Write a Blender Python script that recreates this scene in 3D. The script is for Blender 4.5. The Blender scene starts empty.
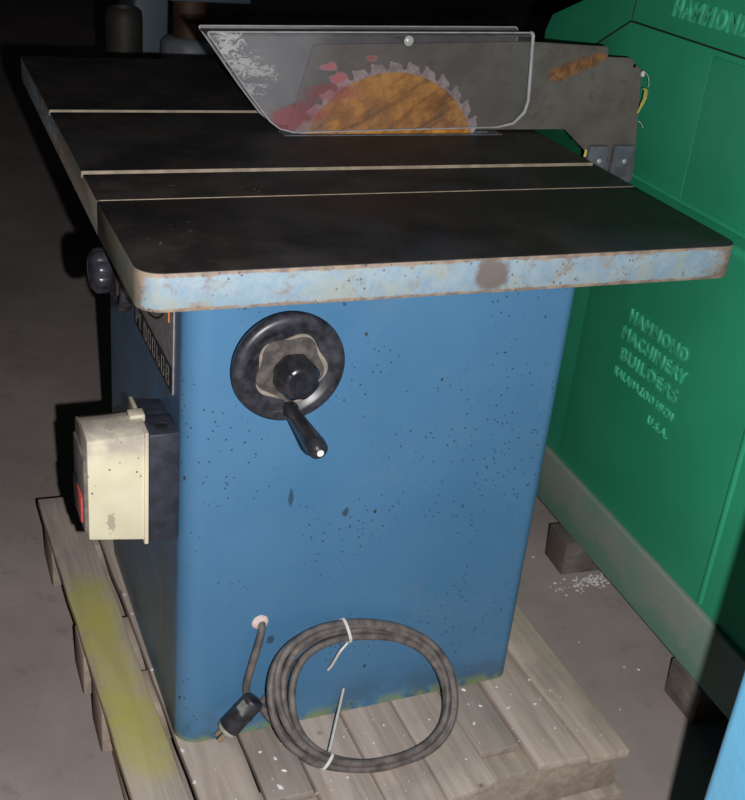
import bpy, bmesh, math, random
from mathutils import Vector, Matrix, noise
random.seed(7)
sc = bpy.context.scene
COL = sc.collection
PI = math.pi

# ------------------------------------------------------------------ helpers
def link_mesh(name, bm, mat, parent=None, smooth=40, label=None):
    me = bpy.data.meshes.new(name)
    bmesh.ops.recalc_face_normals(bm, faces=bm.faces[:])
    bm.to_mesh(me); bm.free()
    if smooth:
        me.shade_smooth()
        me.set_sharp_from_angle(angle=math.radians(smooth))
    o = bpy.data.objects.new(name, me)
    COL.objects.link(o)
    if mat is not None:
        me.materials.append(mat)
    if parent is not None:
        put_under(o, parent)
    if label:
        o['label'] = label
    return o

def put_under(o, p):
    o.parent = p
    m = Matrix.Identity(4)
    q = p
    chain = []
    while q is not None:
        chain.append(q); q = q.parent
    for q in reversed(chain):
        m = m @ q.matrix_parent_inverse @ q.matrix_basis
    o.matrix_parent_inverse = m.inverted()

def empty(name, loc):
    o = bpy.data.objects.new(name, None)
    o.empty_display_size = 0.1
    o.location = loc
    COL.objects.link(o)
    return o

def tag(o, label, cat, group=None, kind=None):
    o['label'] = label; o['category'] = cat
    if group: o['group'] = group
    if kind: o['kind'] = kind
    return o

def round_poly(pts, rad, seg=6):
    """round the corners of a 2D polygon; rad is a number or a list"""
    n = len(pts); out = []
    for i in range(n):
        r = rad[i] if isinstance(rad, (list, tuple)) else rad
        p = Vector(pts[i]); a = Vector(pts[i-1]); b = Vector(pts[(i+1) % n])
        if r <= 0:
            out.append(tuple(p)); continue
        u = (a-p).normalized(); v = (b-p).normalized()
        ang = u.angle(v)
        t = min(r/math.tan(ang/2), (a-p).length*.49, (b-p).length*.49)
        r = t*math.tan(ang/2)
        c = p + (u+v).normalized()*(r/math.sin(ang/2))
        s = p+u*t-c; e = p+v*t-c
        a0 = math.atan2(s.y, s.x); a1 = math.atan2(e.y, e.x)
        d = (a1-a0+PI) % (2*PI)-PI
        for k in range(seg+1):
            q = a0+d*k/seg
            out.append((c.x+r*math.cos(q), c.y+r*math.sin(q)))
    return out

def prism(bm, pts, lo, hi, axis='z', M=None, caps=(True, True)):
    def P(p, h):
        if axis == 'z': v = Vector((p[0], p[1], h))
        elif axis == 'y': v = Vector((p[0], h, p[1]))
        else: v = Vector((h, p[0], p[1]))
        return (M @ v) if M else v
    A = [bm.verts.new(P(p, lo)) for p in pts]
    B = [bm.verts.new(P(p, hi)) for p in pts]
    n = len(pts)
    fs = []
    for i in range(n):
        fs.append(bm.faces.new((A[i], A[(i+1) % n], B[(i+1) % n], B[i])))
    if caps[0]: fs.append(bm.faces.new(A[::-1]))
    if caps[1]: fs.append(bm.faces.new(B))
    return A, B, fs

def box(bm, x0, x1, y0, y1, z0, z1, M=None, bev=0, seg=2):
    A, B, fs = prism(bm, [(x0, y0), (x1, y0), (x1, y1), (x0, y1)], z0, z1, 'z', M)
    if bev:
        es = list({e for f in fs for e in f.edges})
        bmesh.ops.bevel(bm, geom=es, offset=bev, segments=seg, affect='EDGES', profile=.5)

def bevel_sharp(bm, off, seg=2, ang=35):
    bmesh.ops.recalc_face_normals(bm, faces=bm.faces[:])
    es = [e for e in bm.edges if len(e.link_faces) == 2 and e.calc_face_angle(0) > math.radians(ang)]
    bmesh.ops.bevel(bm, geom=es, offset=off, segments=seg, affect='EDGES', profile=.5)

def lathe(bm, prof, M=None, n=48):
    """prof: (r, h); axis = local z"""
    rings = []
    for r, h in prof:
        if r < 1e-5:
            v = Vector((0, 0, h)); rings.append([bm.verts.new(M @ v if M else v)])
        else:
            ring = []
            for k in range(n):
                a = 2*PI*k/n
                v = Vector((r*math.cos(a), r*math.sin(a), h))
                ring.append(bm.verts.new(M @ v if M else v))
            rings.append(ring)
    for a, b in zip(rings, rings[1:]):
        for k in range(n):
            k2 = (k+1) % n
            if len(a) == 1 and len(b) > 1: bm.faces.new((a[0], b[k], b[k2]))
            elif len(b) == 1 and len(a) > 1: bm.faces.new((a[k], a[k2], b[0]))
            elif len(a) > 1: bm.faces.new((a[k], a[k2], b[k2], b[k]))
    if len(rings[0]) > 1: bm.faces.new(rings[0][::-1])
    if len(rings[-1]) > 1: bm.faces.new(rings[-1])

def frame_to(p, d):
    """matrix with local z along d at p"""
    return Matrix.Translation(p) @ Vector(d).to_track_quat('Z', 'Y').to_matrix().to_4x4()

def tube(bm, pts, rad, n=12, caps=True):
    pts = [Vector(p) for p in pts]
    t0 = (pts[1]-pts[0]).normalized()
    nrm = t0.orthogonal().normalized()
    rings = []
    for i, p in enumerate(pts):
        a = pts[max(i-1, 0)]; b = pts[min(i+1, len(pts)-1)]
        t = (b-a).normalized()
        nrm = (nrm - t*nrm.dot(t)).normalized()
        bi = t.cross(nrm)
        r = rad[i] if isinstance(rad, (list, tuple)) else rad
        rings.append([bm.verts.new(p+(nrm*math.cos(2*PI*k/n)+bi*math.sin(2*PI*k/n))*r) for k in range(n)])
    for a, b in zip(rings, rings[1:]):
        for k in range(n):
            bm.faces.new((a[k], a[(k+1) % n], b[(k+1) % n], b[k]))
    if caps:
        bm.faces.new(rings[0][::-1]); bm.faces.new(rings[-1])

def catmull(P, per=10):
    P = [Vector(p) for p in P]
    out = []
    for i in range(len(P)-1):
        p0 = P[max(i-1, 0)]; p1 = P[i]; p2 = P[i+1]; p3 = P[min(i+2, len(P)-1)]
        for k in range(per):
            t = k/per
            out.append(.5*((2*p1)+(p2-p0)*t+(2*p0-5*p1+4*p2-p3)*t*t+(3*p1-p0-3*p2+p3)*t**3))
    out.append(P[-1])
    return out

def boolean_cut(o, cutters):
    """subtract the cutter bmeshes from the mesh of o"""
    tmp = []
    for bm in cutters:
        me = bpy.data.meshes.new('cut'); bmesh.ops.recalc_face_normals(bm, faces=bm.faces[:]); bm.to_mesh(me); bm.free()
        c = bpy.data.objects.new('cut', me); COL.objects.link(c); tmp.append(c)
        m = o.modifiers.new('cut', 'BOOLEAN'); m.object = c; m.operation = 'DIFFERENCE'; m.solver = 'EXACT'
    dg = bpy.context.evaluated_depsgraph_get(); dg.update()
    new = bpy.data.meshes.new_from_object(o.evaluated_get(dg))
    o.modifiers.clear()
    old = o.data; nm = old.name; o.data = new
    bpy.data.meshes.remove(old); new.name = nm
    for c in tmp:
        me = c.data; bpy.data.objects.remove(c); bpy.data.meshes.remove(me)
    new.shade_smooth(); new.set_sharp_from_angle(angle=math.radians(30))

def text_mesh(name, body, size, extrude, M, mat, parent, width=None, bevel=0.0, label=None, spacing=1.0, embolden=0.0):
    cu = bpy.data.curves.new(name, 'FONT')
    cu.body = body; cu.size = size; cu.extrude = extrude; cu.bevel_depth = bevel; cu.space_character = spacing
    cu.offset = embolden; cu.bevel_resolution = 1; cu.resolution_u = 4
    o = bpy.data.objects.new(name, cu); COL.objects.link(o)
    dg = bpy.context.evaluated_depsgraph_get(); dg.update()
    me = bpy.data.meshes.new_from_object(o.evaluated_get(dg))
    bpy.data.objects.remove(o); bpy.data.curves.remove(cu)
    xs = [v.co.x for v in me.vertices]
    w = max(xs)-min(xs)
    s = (width/w) if width else 1
    me.transform(M @ Matrix.Diagonal((s, 1, 1, 1)) @ Matrix.Translation((-min(xs), 0, 0)))
    me.name = name
    o = bpy.data.objects.new(name, me); COL.objects.link(o)
    me.materials.clear(); me.materials.append(mat)
    if parent: put_under(o, parent)
    if label: o['label'] = label
    return o

# ------------------------------------------------------------------ materials
class N:
    def __init__(s, name, rough=.5, metal=0., spec=.5):
        s.m = bpy.data.materials.new(name); s.m.use_nodes = True
        s.t = s.m.node_tree; s.b = s.t.nodes['Principled BSDF']
        s.b.inputs['Roughness'].default_value = rough
        s.b.inputs['Metallic'].default_value = metal
        s.b.inputs['Specular IOR Level'].default_value = spec
        s.tc = s.t.nodes.new('ShaderNodeTexCoord')
        s.co = s.tc.outputs['Object']
    def n(s, ty, **k):
        q = s.t.nodes.new('ShaderNode'+ty)
        for a, v in k.items(): setattr(q, a, v)
        return q
    def L(s, a, b): s.t.links.new(a, b)
    def val(s, sock, v):
        if hasattr(v, 'links') or isinstance(v, bpy.types.NodeSocket): s.L(v, sock)
        else: sock.default_value = v
    def scale(s, v):
        q = s.n('Mapping'); s.L(s.co, q.inputs['Vector']); q.inputs['Scale'].default_value = v
        return q.outputs[0]
    def noise(s, scale, detail=4, rough=.55, vec=None, dist=0.):
        q = s.n('TexNoise'); s.L(vec or s.co, q.inputs['Vector'])
        q.inputs['Scale'].default_value = scale; q.inputs['Detail'].default_value = detail
        q.inputs['Roughness'].default_value = rough; q.inputs['Distortion'].default_value = dist
        return q.outputs['Fac']
    def voro(s, scale, vec=None, rnd=1.):
        q = s.n('TexVoronoi'); s.L(vec or s.co, q.inputs['Vector'])
        q.inputs['Scale'].default_value = scale; q.inputs['Randomness'].default_value = rnd
        return q
    def ramp(s, fac, a, b, va=0., vb=1.):
        q = s.n('MapRange'); q.clamp = True; q.interpolation_type = 'SMOOTHSTEP'
        s.L(fac, q.inputs['Value'])
        q.inputs['From Min'].default_value = a; q.inputs['From Max'].default_value = b
        q.inputs['To Min'].default_value = va; q.inputs['To Max'].default_value = vb
        return q.outputs[0]
    def math(s, op, a, b=0.):
        q = s.n('Math', operation=op); s.val(q.inputs[0], a); s.val(q.inputs[1], b)
        return q.outputs[0]
    def mix(s, fac, a, b):
        q = s.n('Mix', data_type='RGBA'); s.val(q.inputs[0], fac)
        s.val(q.inputs[6], a if not isinstance(a, tuple) else (*a, 1)); s.val(q.inputs[7], b if not isinstance(b, tuple) else (*b, 1))
        return q.outputs[2]
    def axis(s, i):
        q = s.n('SeparateXYZ'); s.L(s.co, q.inputs[0]); return q.outputs[i]
    def dist(s, p, sx=(1, 1, 1)):
        """distance to point p in an ellipsoidal measure"""
        q = s.n('VectorMath', operation='SUBTRACT'); s.L(s.co, q.inputs[0]); q.inputs[1].default_value = p
        w = s.n('VectorMath', operation='MULTIPLY'); s.L(q.outputs[0], w.inputs[0]); w.inputs[1].default_value = sx
        l = s.n('VectorMath', operation='LENGTH'); s.L(w.outputs[0], l.inputs[0]); return l.outputs['Value']
    def color(s, c):
        s.val(s.b.inputs['Base Color'], (*c, 1) if isinstance(c, tuple) else c); return s
    def bump(s, h, strength=.3, dist=.002):
        q = s.n('Bump'); q.inputs['Strength'].default_value = strength; q.inputs['Distance'].default_value = dist
        s.L(h, q.inputs['Height']); s.L(q.outputs[0], s.b.inputs['Normal']); return s

def simple(name, c, rough=.5, metal=0., var=.25, sc_=40, spec=.5):
    k = N(name, rough, metal, spec)
    f = k.ramp(k.noise(sc_), .3, .7)
    return k.color(k.mix(f, tuple(x*(1-var) for x in c), tuple(min(1, x*(1+var)) for x in c))).m

# blue enamel of the cabinet: dark flecks and a few stains
def mk_blue():
    k = N('blue_enamel', .38, 0, .35)
    base = k.mix(k.ramp(k.noise(5, 5), .3, .7), (.064, .180, .330), (.078, .202, .358))
    g = k.ramp(k.noise(9, 6, .7), .52, .75)
    base = k.mix(k.math('MULTIPLY', g, .35), base, (.13, .21, .27))
    v = k.voro(95); w = k.noise(6, 3)
    dots = k.math('MULTIPLY', k.ramp(v.outputs['Distance'], .19, .11), k.ramp(w, .46, .56))
    v2 = k.voro(36, vec=k.scale((1, 1, .7))); dots2 = k.math('MULTIPLY', k.ramp(k.math('ADD', v2.outputs['Distance'], k.math('MULTIPLY', k.noise(120, 3), .12)), .17, .14), k.ramp(k.math('ADD', k.noise(9, 2), k.ramp(k.axis(2), .25, .02, 0, .06)), .56, .6))
    d = k.math('MAXIMUM', dots, dots2)
    base = k.mix(k.math('MULTIPLY', d, .85), base, (.035, .035, .025))
    # oily marks on the front
    for p, s in (((.245, .11, .445), (150, 1, 38)), ((.335, .11, .405), (95, 1, 75)), ((.228, .11, .185), (90, 1, 60))):
        m = k.ramp(k.math('ADD', k.dist(p, s), k.math('MULTIPLY', k.noise(90), .9)), 1.15, .85)
        base = k.mix(k.math('MULTIPLY', m, .75), base, (.03, .045, .05))
    # patchy darker tone and yellow-green residue low down
    z = k.axis(2)
    low = k.math('MULTIPLY', k.ramp(z, .10, .0), k.ramp(k.noise(16, 5), .4, .6))
    base = k.mix(k.math('MULTIPLY', low, .55), base, (.06, .085, .10))
    yl = k.math('MULTIPLY', k.ramp(z, .028, .002), k.ramp(k.noise(18, 4), .42, .56))
    base = k.mix(k.math('MULTIPLY', yl, .75), base, (.24, .30, .09))
    # scratched, greyed left face; its shade under the grazing flash is painted in
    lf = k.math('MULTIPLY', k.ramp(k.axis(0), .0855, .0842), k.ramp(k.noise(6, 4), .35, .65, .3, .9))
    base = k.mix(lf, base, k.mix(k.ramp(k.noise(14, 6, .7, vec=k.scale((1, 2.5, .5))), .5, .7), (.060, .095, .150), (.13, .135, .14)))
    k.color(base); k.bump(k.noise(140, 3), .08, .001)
    return k.m

def mk_edge():
    """flaking pale blue paint, rust and bare iron on the table edge, dark patina on top"""
    k = N('cast_iron_table', .42, 0, .4)
    z = k.axis(2)
    n1 = k.noise(11, 8, .7, dist=.6); n2 = k.noise(34, 6, .7)
    paint = k.mix(k.ramp(n2, .35, .65), (.205, .300, .385), (.275, .355, .405))
    paint = k.mix(k.ramp(n1, .50, .62, 0, .75), paint, (.30, .33, .30))
    rim = k.math('MAXIMUM', k.ramp(z, .842, .8492), k.ramp(z, .8075, .8005))
    xm = k.ramp(k.axis(0), .78, .86)
    xl = k.ramp(k.axis(0), .012, .0)
    rustm = k.math('ADD', k.math('ADD', k.math('MULTIPLY', rim, .26), k.math('MULTIPLY', xm, .17)), k.math('MULTIPLY', xl, .20))
    rustm = k.math('MULTIPLY', k.ramp(k.math('ADD', k.math('ADD', k.math('MULTIPLY', k.noise(58, 8, .8, dist=.9), .62), k.math('MULTIPLY', k.noise(10, 4), .45)), rustm), .555, .68), .8)
    rust = k.mix(k.ramp(k.noise(60, 5), .35, .65), (.17, .095, .055), (.33, .215, .125))
    edge = k.mix(rustm, paint, rust)
    v = k.voro(110); sp = k.math('MULTIPLY', k.ramp(v.outputs['Distance'], .24, .12), k.ramp(k.noise(17), .48, .58))
    edge = k.mix(k.math('MULTIPLY', sp, .8), edge, (.07, .055, .04))
    # worn brown patch on the front
    pm = k.ramp(k.math('ADD', k.dist((.46, .0, .826), (32, 1, 38)), k.math('MULTIPLY', k.noise(60), .8)), 1.45, 1.0)
    edge = k.mix(k.math('MULTIPLY', pm, .9), edge, (.14, .105, .09))
    # left side: bare and brown
    lf = k.ramp(k.axis(0), .006, .0005)
    lf = k.math('MULTIPLY', lf, k.ramp(n1, .3, .55, .45, .95))
    edge = k.mix(lf, edge, k.mix(k.ramp(k.noise(22, 6), .4, .62), (.22, .19, .14), (.14, .17, .16)))
    # top patina
    sx = k.scale((3, 30, 30))
    t = k.mix(k.ramp(k.noise(7, 6, .65), .35, .68), (.0120, .0105, .0105), (.040, .033, .030))
    t = k.mix(k.ramp(k.noise(4, 5, .7, vec=sx), .56, .72, 0, .55), t, (.040, .032, .026))
    t = k.mix(k.ramp(k.noise(3.2, 5, .6), .52, .70, 0, .7), t, (.026, .030, .042))
    v3 = k.voro(60); t = k.mix(k.math('MULTIPLY', k.ramp(v3.outputs['Distance'], .13, .07), k.ramp(k.noise(9), .58, .62)), t, (.20, .14, .10))
    up = k.ramp(z, .8482, .8494)
    base = k.mix(up, edge, t)
    k.color(base)
    k.L(k.ramp(up, 0, 1, .6, .58), k.b.inputs['Roughness'])
    k.bump(k.noise(60, 6, .7), .25, .0015)
    return k.m

def mk_rust_blade():
    k = N('rusty_saw_steel', .48, .25)
    c = (.577, .622, .782)
    r = k.dist(c, (1, 0, 1))
    s0 = k.n('Mapping'); k.L(k.co, s0.inputs['Vector']); s0.inputs['Rotation'].default_value = (0, math.radians(32), 0)
    st = k.n('Mapping'); k.L(s0.outputs[0], st.inputs['Vector']); st.inputs['Scale'].default_value = (9, 1, 70)
    n1 = k.noise(1.0, 7, .7, vec=st.outputs[0], dist=.4); n2 = k.noise(26, 7, .7)
    base = k.mix(k.ramp(n2, .35, .65), (.38, .135, .020), (.78, .34, .060))
    base = k.mix(k.ramp(n1, .50, .66, 0, .75), base, (.14, .060, .022))
    base = k.mix(k.ramp(k.noise(12, 5), .53, .64, 0, .75), base, (.32, .27, .26))
    rim = k.mix(k.ramp(k.noise(70, 5), .4, .6), (.34, .25, .25), (.52, .40, .40))
    base = k.mix(k.ramp(k.math('ADD', r, k.math('MULTIPLY', k.noise(30, 3), .003)), .1755, .1775), base, rim)
    k.color(base); k.bump(n2, .3, .001)
    return k.m

def mk_steel():
    """brown-grey mill scale of the splitter plate"""
    k = N('brown_grey_plate', .5, .15)
    b = k.mix(k.ramp(k.noise(13, 7, .65), .32, .68), (.112, .092, .084), (.165, .138, .126))
    b = k.mix(k.ramp(k.noise(60, 5), .55, .72, 0, .6), b, (.10, .075, .062))
    rn = k.noise(60, 6, .7)
    for p, w in (((.912, .632, .957), (34, 1, 62)), ((.938, .632, .967), (34, 1, 70)), ((.965, .632, .978), (34, 1, 80)), ((.992, .632, .990), (40, 1, 90))):
        rb = k.ramp(k.math('ADD', k.dist(p, w), k.math('MULTIPLY', rn, 1.2)), 1.6, 1.2)
        b = k.mix(k.math('MULTIPLY', rb, .9), b, k.mix(k.ramp(rn, .4, .6), (.16, .065, .03), (.32, .14, .055)))
    k.color(b); return k.m

def mk_acrylic(front=True):
    """scuffed clear plastic: mostly see-through, hazed, with scrapes"""
    k = N('scuffed_clear_plastic', .2)
    out = [n for n in k.t.nodes if n.type == 'OUTPUT_MATERIAL'][0]
    tr = k.n('BsdfTransparent'); tr.inputs[0].default_value = (.90, .90, .91, 1)
    x = k.axis(0)
    lo, hi, le = (.022, .055, .11) if front else (.10, .16, .16)
    haze = k.ramp(k.noise(9, 6, .65), .3, .7, lo, hi)
    haze = k.math('ADD', haze, k.ramp(x, .47, .38, 0., le))
    col = k.mix(k.ramp(k.noise(14, 4), .4, .6), (.46, .46, .49), (.54, .52, .53))
    if front:
        sn = k.noise(55, 6, .65, vec=k.scale((1, 1, 1.9)), dist=1.6)
        for p, s, q in (((.268, .60, 1.004), (30, 1, 30), .6), ((.292, .60, .968), (24, 1, 34), .55), ((.322, .60, .958), (24, 1, 60), .5), ((.31, .60, .93), (26, 1, 70), .4)):
            m = k.ramp(k.math('ADD', k.math('MULTIPLY', k.dist(p, s), .5), k.math('MULTIPLY', sn, 2.2)), 1.36, 1.26)
            haze = k.math('MAXIMUM', haze, k.math('MULTIPLY', m, q))
            col = k.mix(m, col, (.62, .60, .62))
        pn = k.noise(34, 7, .7, dist=1.0)
        for p, s, q, w in (((.375, .60, .880), (20, 1, 26), .30, 1.0), ((.405, .60, .890), (16, 1, 30), .22, 1.0), ((.440, .60, .967), (48, 1, 90), .7, 1.7), ((.462, .60, .949), (42, 1, 75), .65, 1.7), ((.520, .60, .985), (60, 1, 110), .4, 1.7), ((.455, .60, .925), (12, 1, 40), .22, 1.2)):
            m = k.ramp(k.math('ADD', k.math('MULTIPLY', k.dist(p, s), .75), k.math('MULTIPLY', pn, w)), w*.5+.62, w*.5+.28)
            haze = k.math('MAXIMUM', haze, k.math('MULTIPLY', m, q))
            col = k.mix(m, col, (.50, .17, .19))
    # long scratches
    s0 = k.n('Mapping'); k.L(k.co, s0.inputs['Vector']); s0.inputs['Rotation'].default_value = (0, math.radians(-24), 0)
    mp = k.n('Mapping'); k.L(s0.outputs[0], mp.inputs['Vector']); mp.inputs['Scale'].default_value = (11, 1, 130)
    scr = k.ramp(k.noise(1, 3, .6, vec=mp.outputs[0]), .70, .78)
    haze = k.math('MAXIMUM', haze, k.math('MULTIPLY', scr, .30))
    k.color(col)
    mx = k.n('MixShader'); k.L(haze, mx.inputs[0]); k.L(tr.outputs[0], mx.inputs[1]); k.L(k.b.outputs[0], mx.inputs[2])
    k.L(mx.outputs[0], out.inputs['Surface'])
    return k.m

def mk_wood(name, seed, tint=(1, 1, 1), yellow=False):
    k = N(name, .8, 0, .2)
    mp = k.n('Mapping'); k.L(k.co, mp.inputs['Vector']); mp.inputs['Scale'].default_value = (34, 2.0, 34); mp.inputs['Location'].default_value = (seed*3.7, seed*1.3, 0)
    g = k.noise(1.6, 7, .62, vec=mp.outputs[0], dist=.5)
    a = tuple(u*t for u, t in zip((.355, .292, .250), tint)); b = tuple(u*t for u, t in zip((.51, .430, .375), tint))
    base = k.mix(k.ramp(g, .3, .68), a, b)
    base = k.mix(k.ramp(k.noise(7, 6, .65), .48, .72, 0, .6), base, (.29, .255, .235))
    v = k.voro(11); base = k.mix(k.math('MULTIPLY', k.ramp(v.outputs['Distance'], .11, .04), k.ramp(k.noise(5, 2), .5, .56)), base, (.09, .055, .035))
    if yellow:
        for p, s in (((.035, .16, 0), (13, 7.5, 1)), ((.01, .50, 0), (15, 8, 1)), ((.02, .33, 0), (22, 4.5, 1))):
            m = k.ramp(k.math('ADD', k.dist(p, s), k.math('MULTIPLY', k.noise(22, 5), 1.0)), 1.6, .9)
            base = k.mix(k.math('MULTIPLY', m, .6), base, (.50, .46, .10))
    k.color(base); k.bump(g, .35, .002)
    return k.m

def mk_green():
    k = N('green_enamel', .42, 0, .35)
    b = k.mix(k.ramp(k.noise(4, 5), .3, .7), (.030, .325, .175), (.038, .375, .205))
    v = k.voro(34); d = k.math('MULTIPLY', k.ramp(v.outputs['Distance'], .07, .04), k.ramp(k.noise(6), .58, .62))
    b = k.mix(k.math('MULTIPLY', d, .6), b, (.25, .55, .42))
    k.color(b); k.bump(k.noise(55, 4), .10, .0015)
    return k.m

def mk_floor():
    k = N('dusty_concrete', .85, 0, .2)
    b = k.mix(k.ramp(k.noise(2.2, 8, .65), .32, .68), (.325, .270, .252), (.43, .362, .338))
    b = k.mix(k.ramp(k.noise(14, 6, .7), .55, .75, 0, .5), b, (.17, .145, .13))
    mp = k.scale((1.2, .35, 1)); b = k.mix(k.ramp(k.noise(5, 5, .7, vec=mp, dist=1.2), .62, .72, 0, .35), b, (.40, .36, .33))
    k.color(b); k.bump(k.noise(120, 4), .2, .001)
    return k.m

def mk_strip():
    k = N('worn_green_grey_paint', .55, 0, .35)
    z = k.axis(2)
    n_ = k.noise(9, 6, .65)
    b = k.mix(k.ramp(n_, .35, .62), (.21, .315, .265), (.29, .315, .265))
    b = k.mix(k.math('MULTIPLY', k.ramp(k.math('ADD', n_, k.ramp(z, .02, -.05, 0, .25)), .55, .72), .7), b, (.12, .30, .235))
    b = k.mix(k.ramp(k.noise(40, 5), .6, .75, 0, .5), b, (.38, .36, .31))
    k.color(b); return k.m

def mk_cream():
    k = N('cream_plastic', .45, 0, .4)
    b = k.mix(k.ramp(k.noise(20, 4), .3, .7), (.66, .61, .435), (.73, .68, .50))
    v = k.voro(70); d = k.math('MULTIPLY', k.ramp(v.outputs['Distance'], .14, .08), k.ramp(k.noise(9), .5, .56))
    b = k.mix(k.math('MULTIPLY', d, .9), b, (.06, .05, .04))
    st = k.ramp(k.math('ADD', k.dist((-.012, .13, .43), (120, 1, 38)), k.math('MULTIPLY', k.noise(220), 1.6)), 1.5, 1.3)
    b = k.mix(k.math('MULTIPLY', st, .6), b, (.26, .235, .18))
    dust = k.math('MULTIPLY', k.ramp(k.axis(2), .515, .555), k.ramp(k.noise(26, 6), .35, .6, .25, 1))
    b = k.mix(k.math('MULTIPLY', dust, .8), b, (.36, .31, .29))
    k.color(b); return k.m

M = {}
M['blue'] = mk_blue(); M['iron'] = mk_edge(); M['blade'] = mk_rust_blade(); M['plate'] = mk_steel()
M['acrylic'] = mk_acrylic(); M['acrylic_rear'] = mk_acrylic(False); M['green'] = mk_green(); M['floor'] = mk_floor(); M['strip'] = mk_strip(); M['cream'] = mk_cream()
M['bright'] = simple('bare_bright_iron', (.29, .23, .17), .5, .0, .2, 50)
M['black'] = simple('black_bakelite', (.020, .020, .026), .28, 0, .4, 35)
M['dustblack'] = simple('dusty_black_bakelite', (.028, .028, .036), .38, 0, .6, 60)
M['dust'] = simple('grey_dust', (.075, .066, .060), .9, 0, .45, 70)
M['tan'] = simple('tan_lit_wall', (.25, .21, .18), .9, 0, .25, 60)  # hub rim tan: light on the recess walls put into the colour
M['navy'] = simple('dark_navy_plastic', (.026, .028, .044), .5, 0, .35, 45)
M['bracket'] = simple('dark_grey_steel', (.115, .120, .145), .45, .1, .25, 40)
M['screw'] = simple('pale_screw_steel', (.50, .49, .48), .4, .2, .15, 80)
M['red'] = simple('red_plastic', (.50, .085, .075), .4, 0, .2, 60)
M['greyplate'] = simple('grey_brushed_plate', (.25, .235, .24), .45, .1, .2, 60)
M['frontgrey'] = simple('grey_front_plastic', (.17, .15, .145), .5, 0, .25, 60)
M['toothgrey'] = simple('pinkish_grey_carbide', (.36, .28, .28), .5, 0, .3, 200)
M['ink'] = simple('black_print', (.016, .015, .016), .5, 0, .2, 60)
M['pale'] = simple('pale_grey_print', (.17, .16, .155), .5, 0, .3, 60)
M['orange'] = simple('orange_pointer', (.70, .22, .07), .5, 0, .2, 60)
M['rubber'] = simple('dusty_cord_rubber', (.125, .108, .100), .62, 0, .4, 50)
M['plugblack'] = simple('plug_black_rubber', (.028, .028, .033), .42, 0, .5, 60)
M['plugpale'] = simple('plug_grey_green_face', (.38, .40, .34), .6, 0, .3, 60)
M['brass'] = simple('dull_brass', (.42, .31, .19), .4, .4, .3, 80)
M['tie'] = simple('white_nylon', (.66, .65, .62), .5, 0, .1, 60)
M['wax'] = simple('pale_sealant', (.62, .50, .46), .7, 0, .2, 60)
M['yellow'] = simple('yellow_tape_plastic', (.72, .62, .14), .5, 0, .15, 40)
M['foam'] = simple('white_foam', (.78, .77, .75), .8, 0, .1, 90)
M['lite_green'] = simple('green_cast_lettering', (.065, .47, .28), .4, 0, .25, 30)
M['dark'] = simple('dark_gap', (.012, .014, .012), .8, 0, .2, 30)
M['block'] = mk_wood('shaded_block_wood', 4, (.30, .30, .30))  # wood tinted down: the shade under the green machine is in the colour
M['bluegrey'] = simple('blue_grey_machine_paint', (.085, .115, .145), .5, 0, .2, 5)
M['brownpost'] = simple('rusty_brown_post', (.075, .035, .02), .6, .1, .4, 12)
M['drum'] = simple('dark_brown_drum', (.032, .027, .021), .6, 0, .3, 9)
M['palecol'] = simple('pale_grey_collar', (.17, .18, .21), .5, 0, .15, 20)
M['wall'] = simple('dark_workshop_wall', (.05, .048, .045), .9, 0, .2, 1)

def mk_lightblue():
    k = N('light_blue_enamel', .38, 0, .4)
    k.color(k.mix(k.ramp(k.noise(8, 5), .3, .7), (.088, .27, .42), (.10, .29, .45)))
    k.bump(k.noise(48, 3), .28, .003); return k.m
M['lightblue'] = mk_lightblue()

# ------------------------------------------------------------------ setting
FZ = -.14
bm = bmesh.new(); box(bm, -4, 7, -3.5, 9, FZ-.1, FZ)
o = link_mesh('floor', bm, M['floor'], smooth=0); o['kind'] = 'structure'; o['label'] = 'dusty grey concrete floor'; o['category'] = 'floor'
bm = bmesh.new(); box(bm, -4, 7, 9, 9.15, FZ-.1, 4.0)
o = link_mesh('wall_back', bm, M['wall'], smooth=0); o['kind'] = 'structure'; o['label'] = 'dark far wall of the workshop'; o['category'] = 'wall'

# ------------------------------------------------------------------ pallet
pal = empty('pallet', (.38, .39, FZ))
tag(pal, 'worn wooden shipping pallet under the blue table saw', 'pallet')
def board(pts, z0, z1, seed, name='deck_board', tint=(1, 1, 1), yellow=False, bev=.0025):
    bm = bmesh.new()
    prism(bm, pts, z0, z1, 'z')
    bevel_sharp(bm, bev, 2)
    es = [e for e in bm.edges if e.calc_length() > .2]
    bmesh.ops.subdivide_edges(bm, edges=es, cuts=14, use_grid_fill=True)
    for v in bm.verts:
        p = v.co
        v.co.x += .0022*noise.noise(Vector((p.x*9, p.y*14, seed)))
        v.co.z += .0012*noise.noise(Vector((p.x*22, p.y*6, seed+9))) if p.z < z1-.0005 else 0
    return link_mesh(name, bm, mk_wood('pallet_wood', seed, tint, yellow), pal)
T = -.018
board([(.0, -.16), (.082, -.16), (.046, .888), (-.035, .894)], T, 0, 1, yellow=True)
board([(.094, -.15), (.182, -.15), (.170, .88), (.060, .88)], T, 0, 2, tint=(1.03, 1.02, 1))
board([(.187, -.038), (.262, -.038), (.255, .87), (.174, .87)], T, -.002, 3, tint=(.72, .72, .72))
board([(.267, -.13), (.360, -.13), (.350, .87), (.259, .87)], T, 0, 4)
board([(.364, -.14), (.453, -.13), (.448, .87), (.354, .87)], T, 0, 5, tint=(1.02, 1, .99))
board([(.457, -.118), (.546, -.106), (.541, .87), (.452, .87)], T, 0, 6, tint=(1.05, 1.04, 1.02))
board([(.549, -.042), (.625, -.043), (.618, .87), (.545, .87)], T, -.003, 7, tint=(.74, .74, .74))
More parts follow.
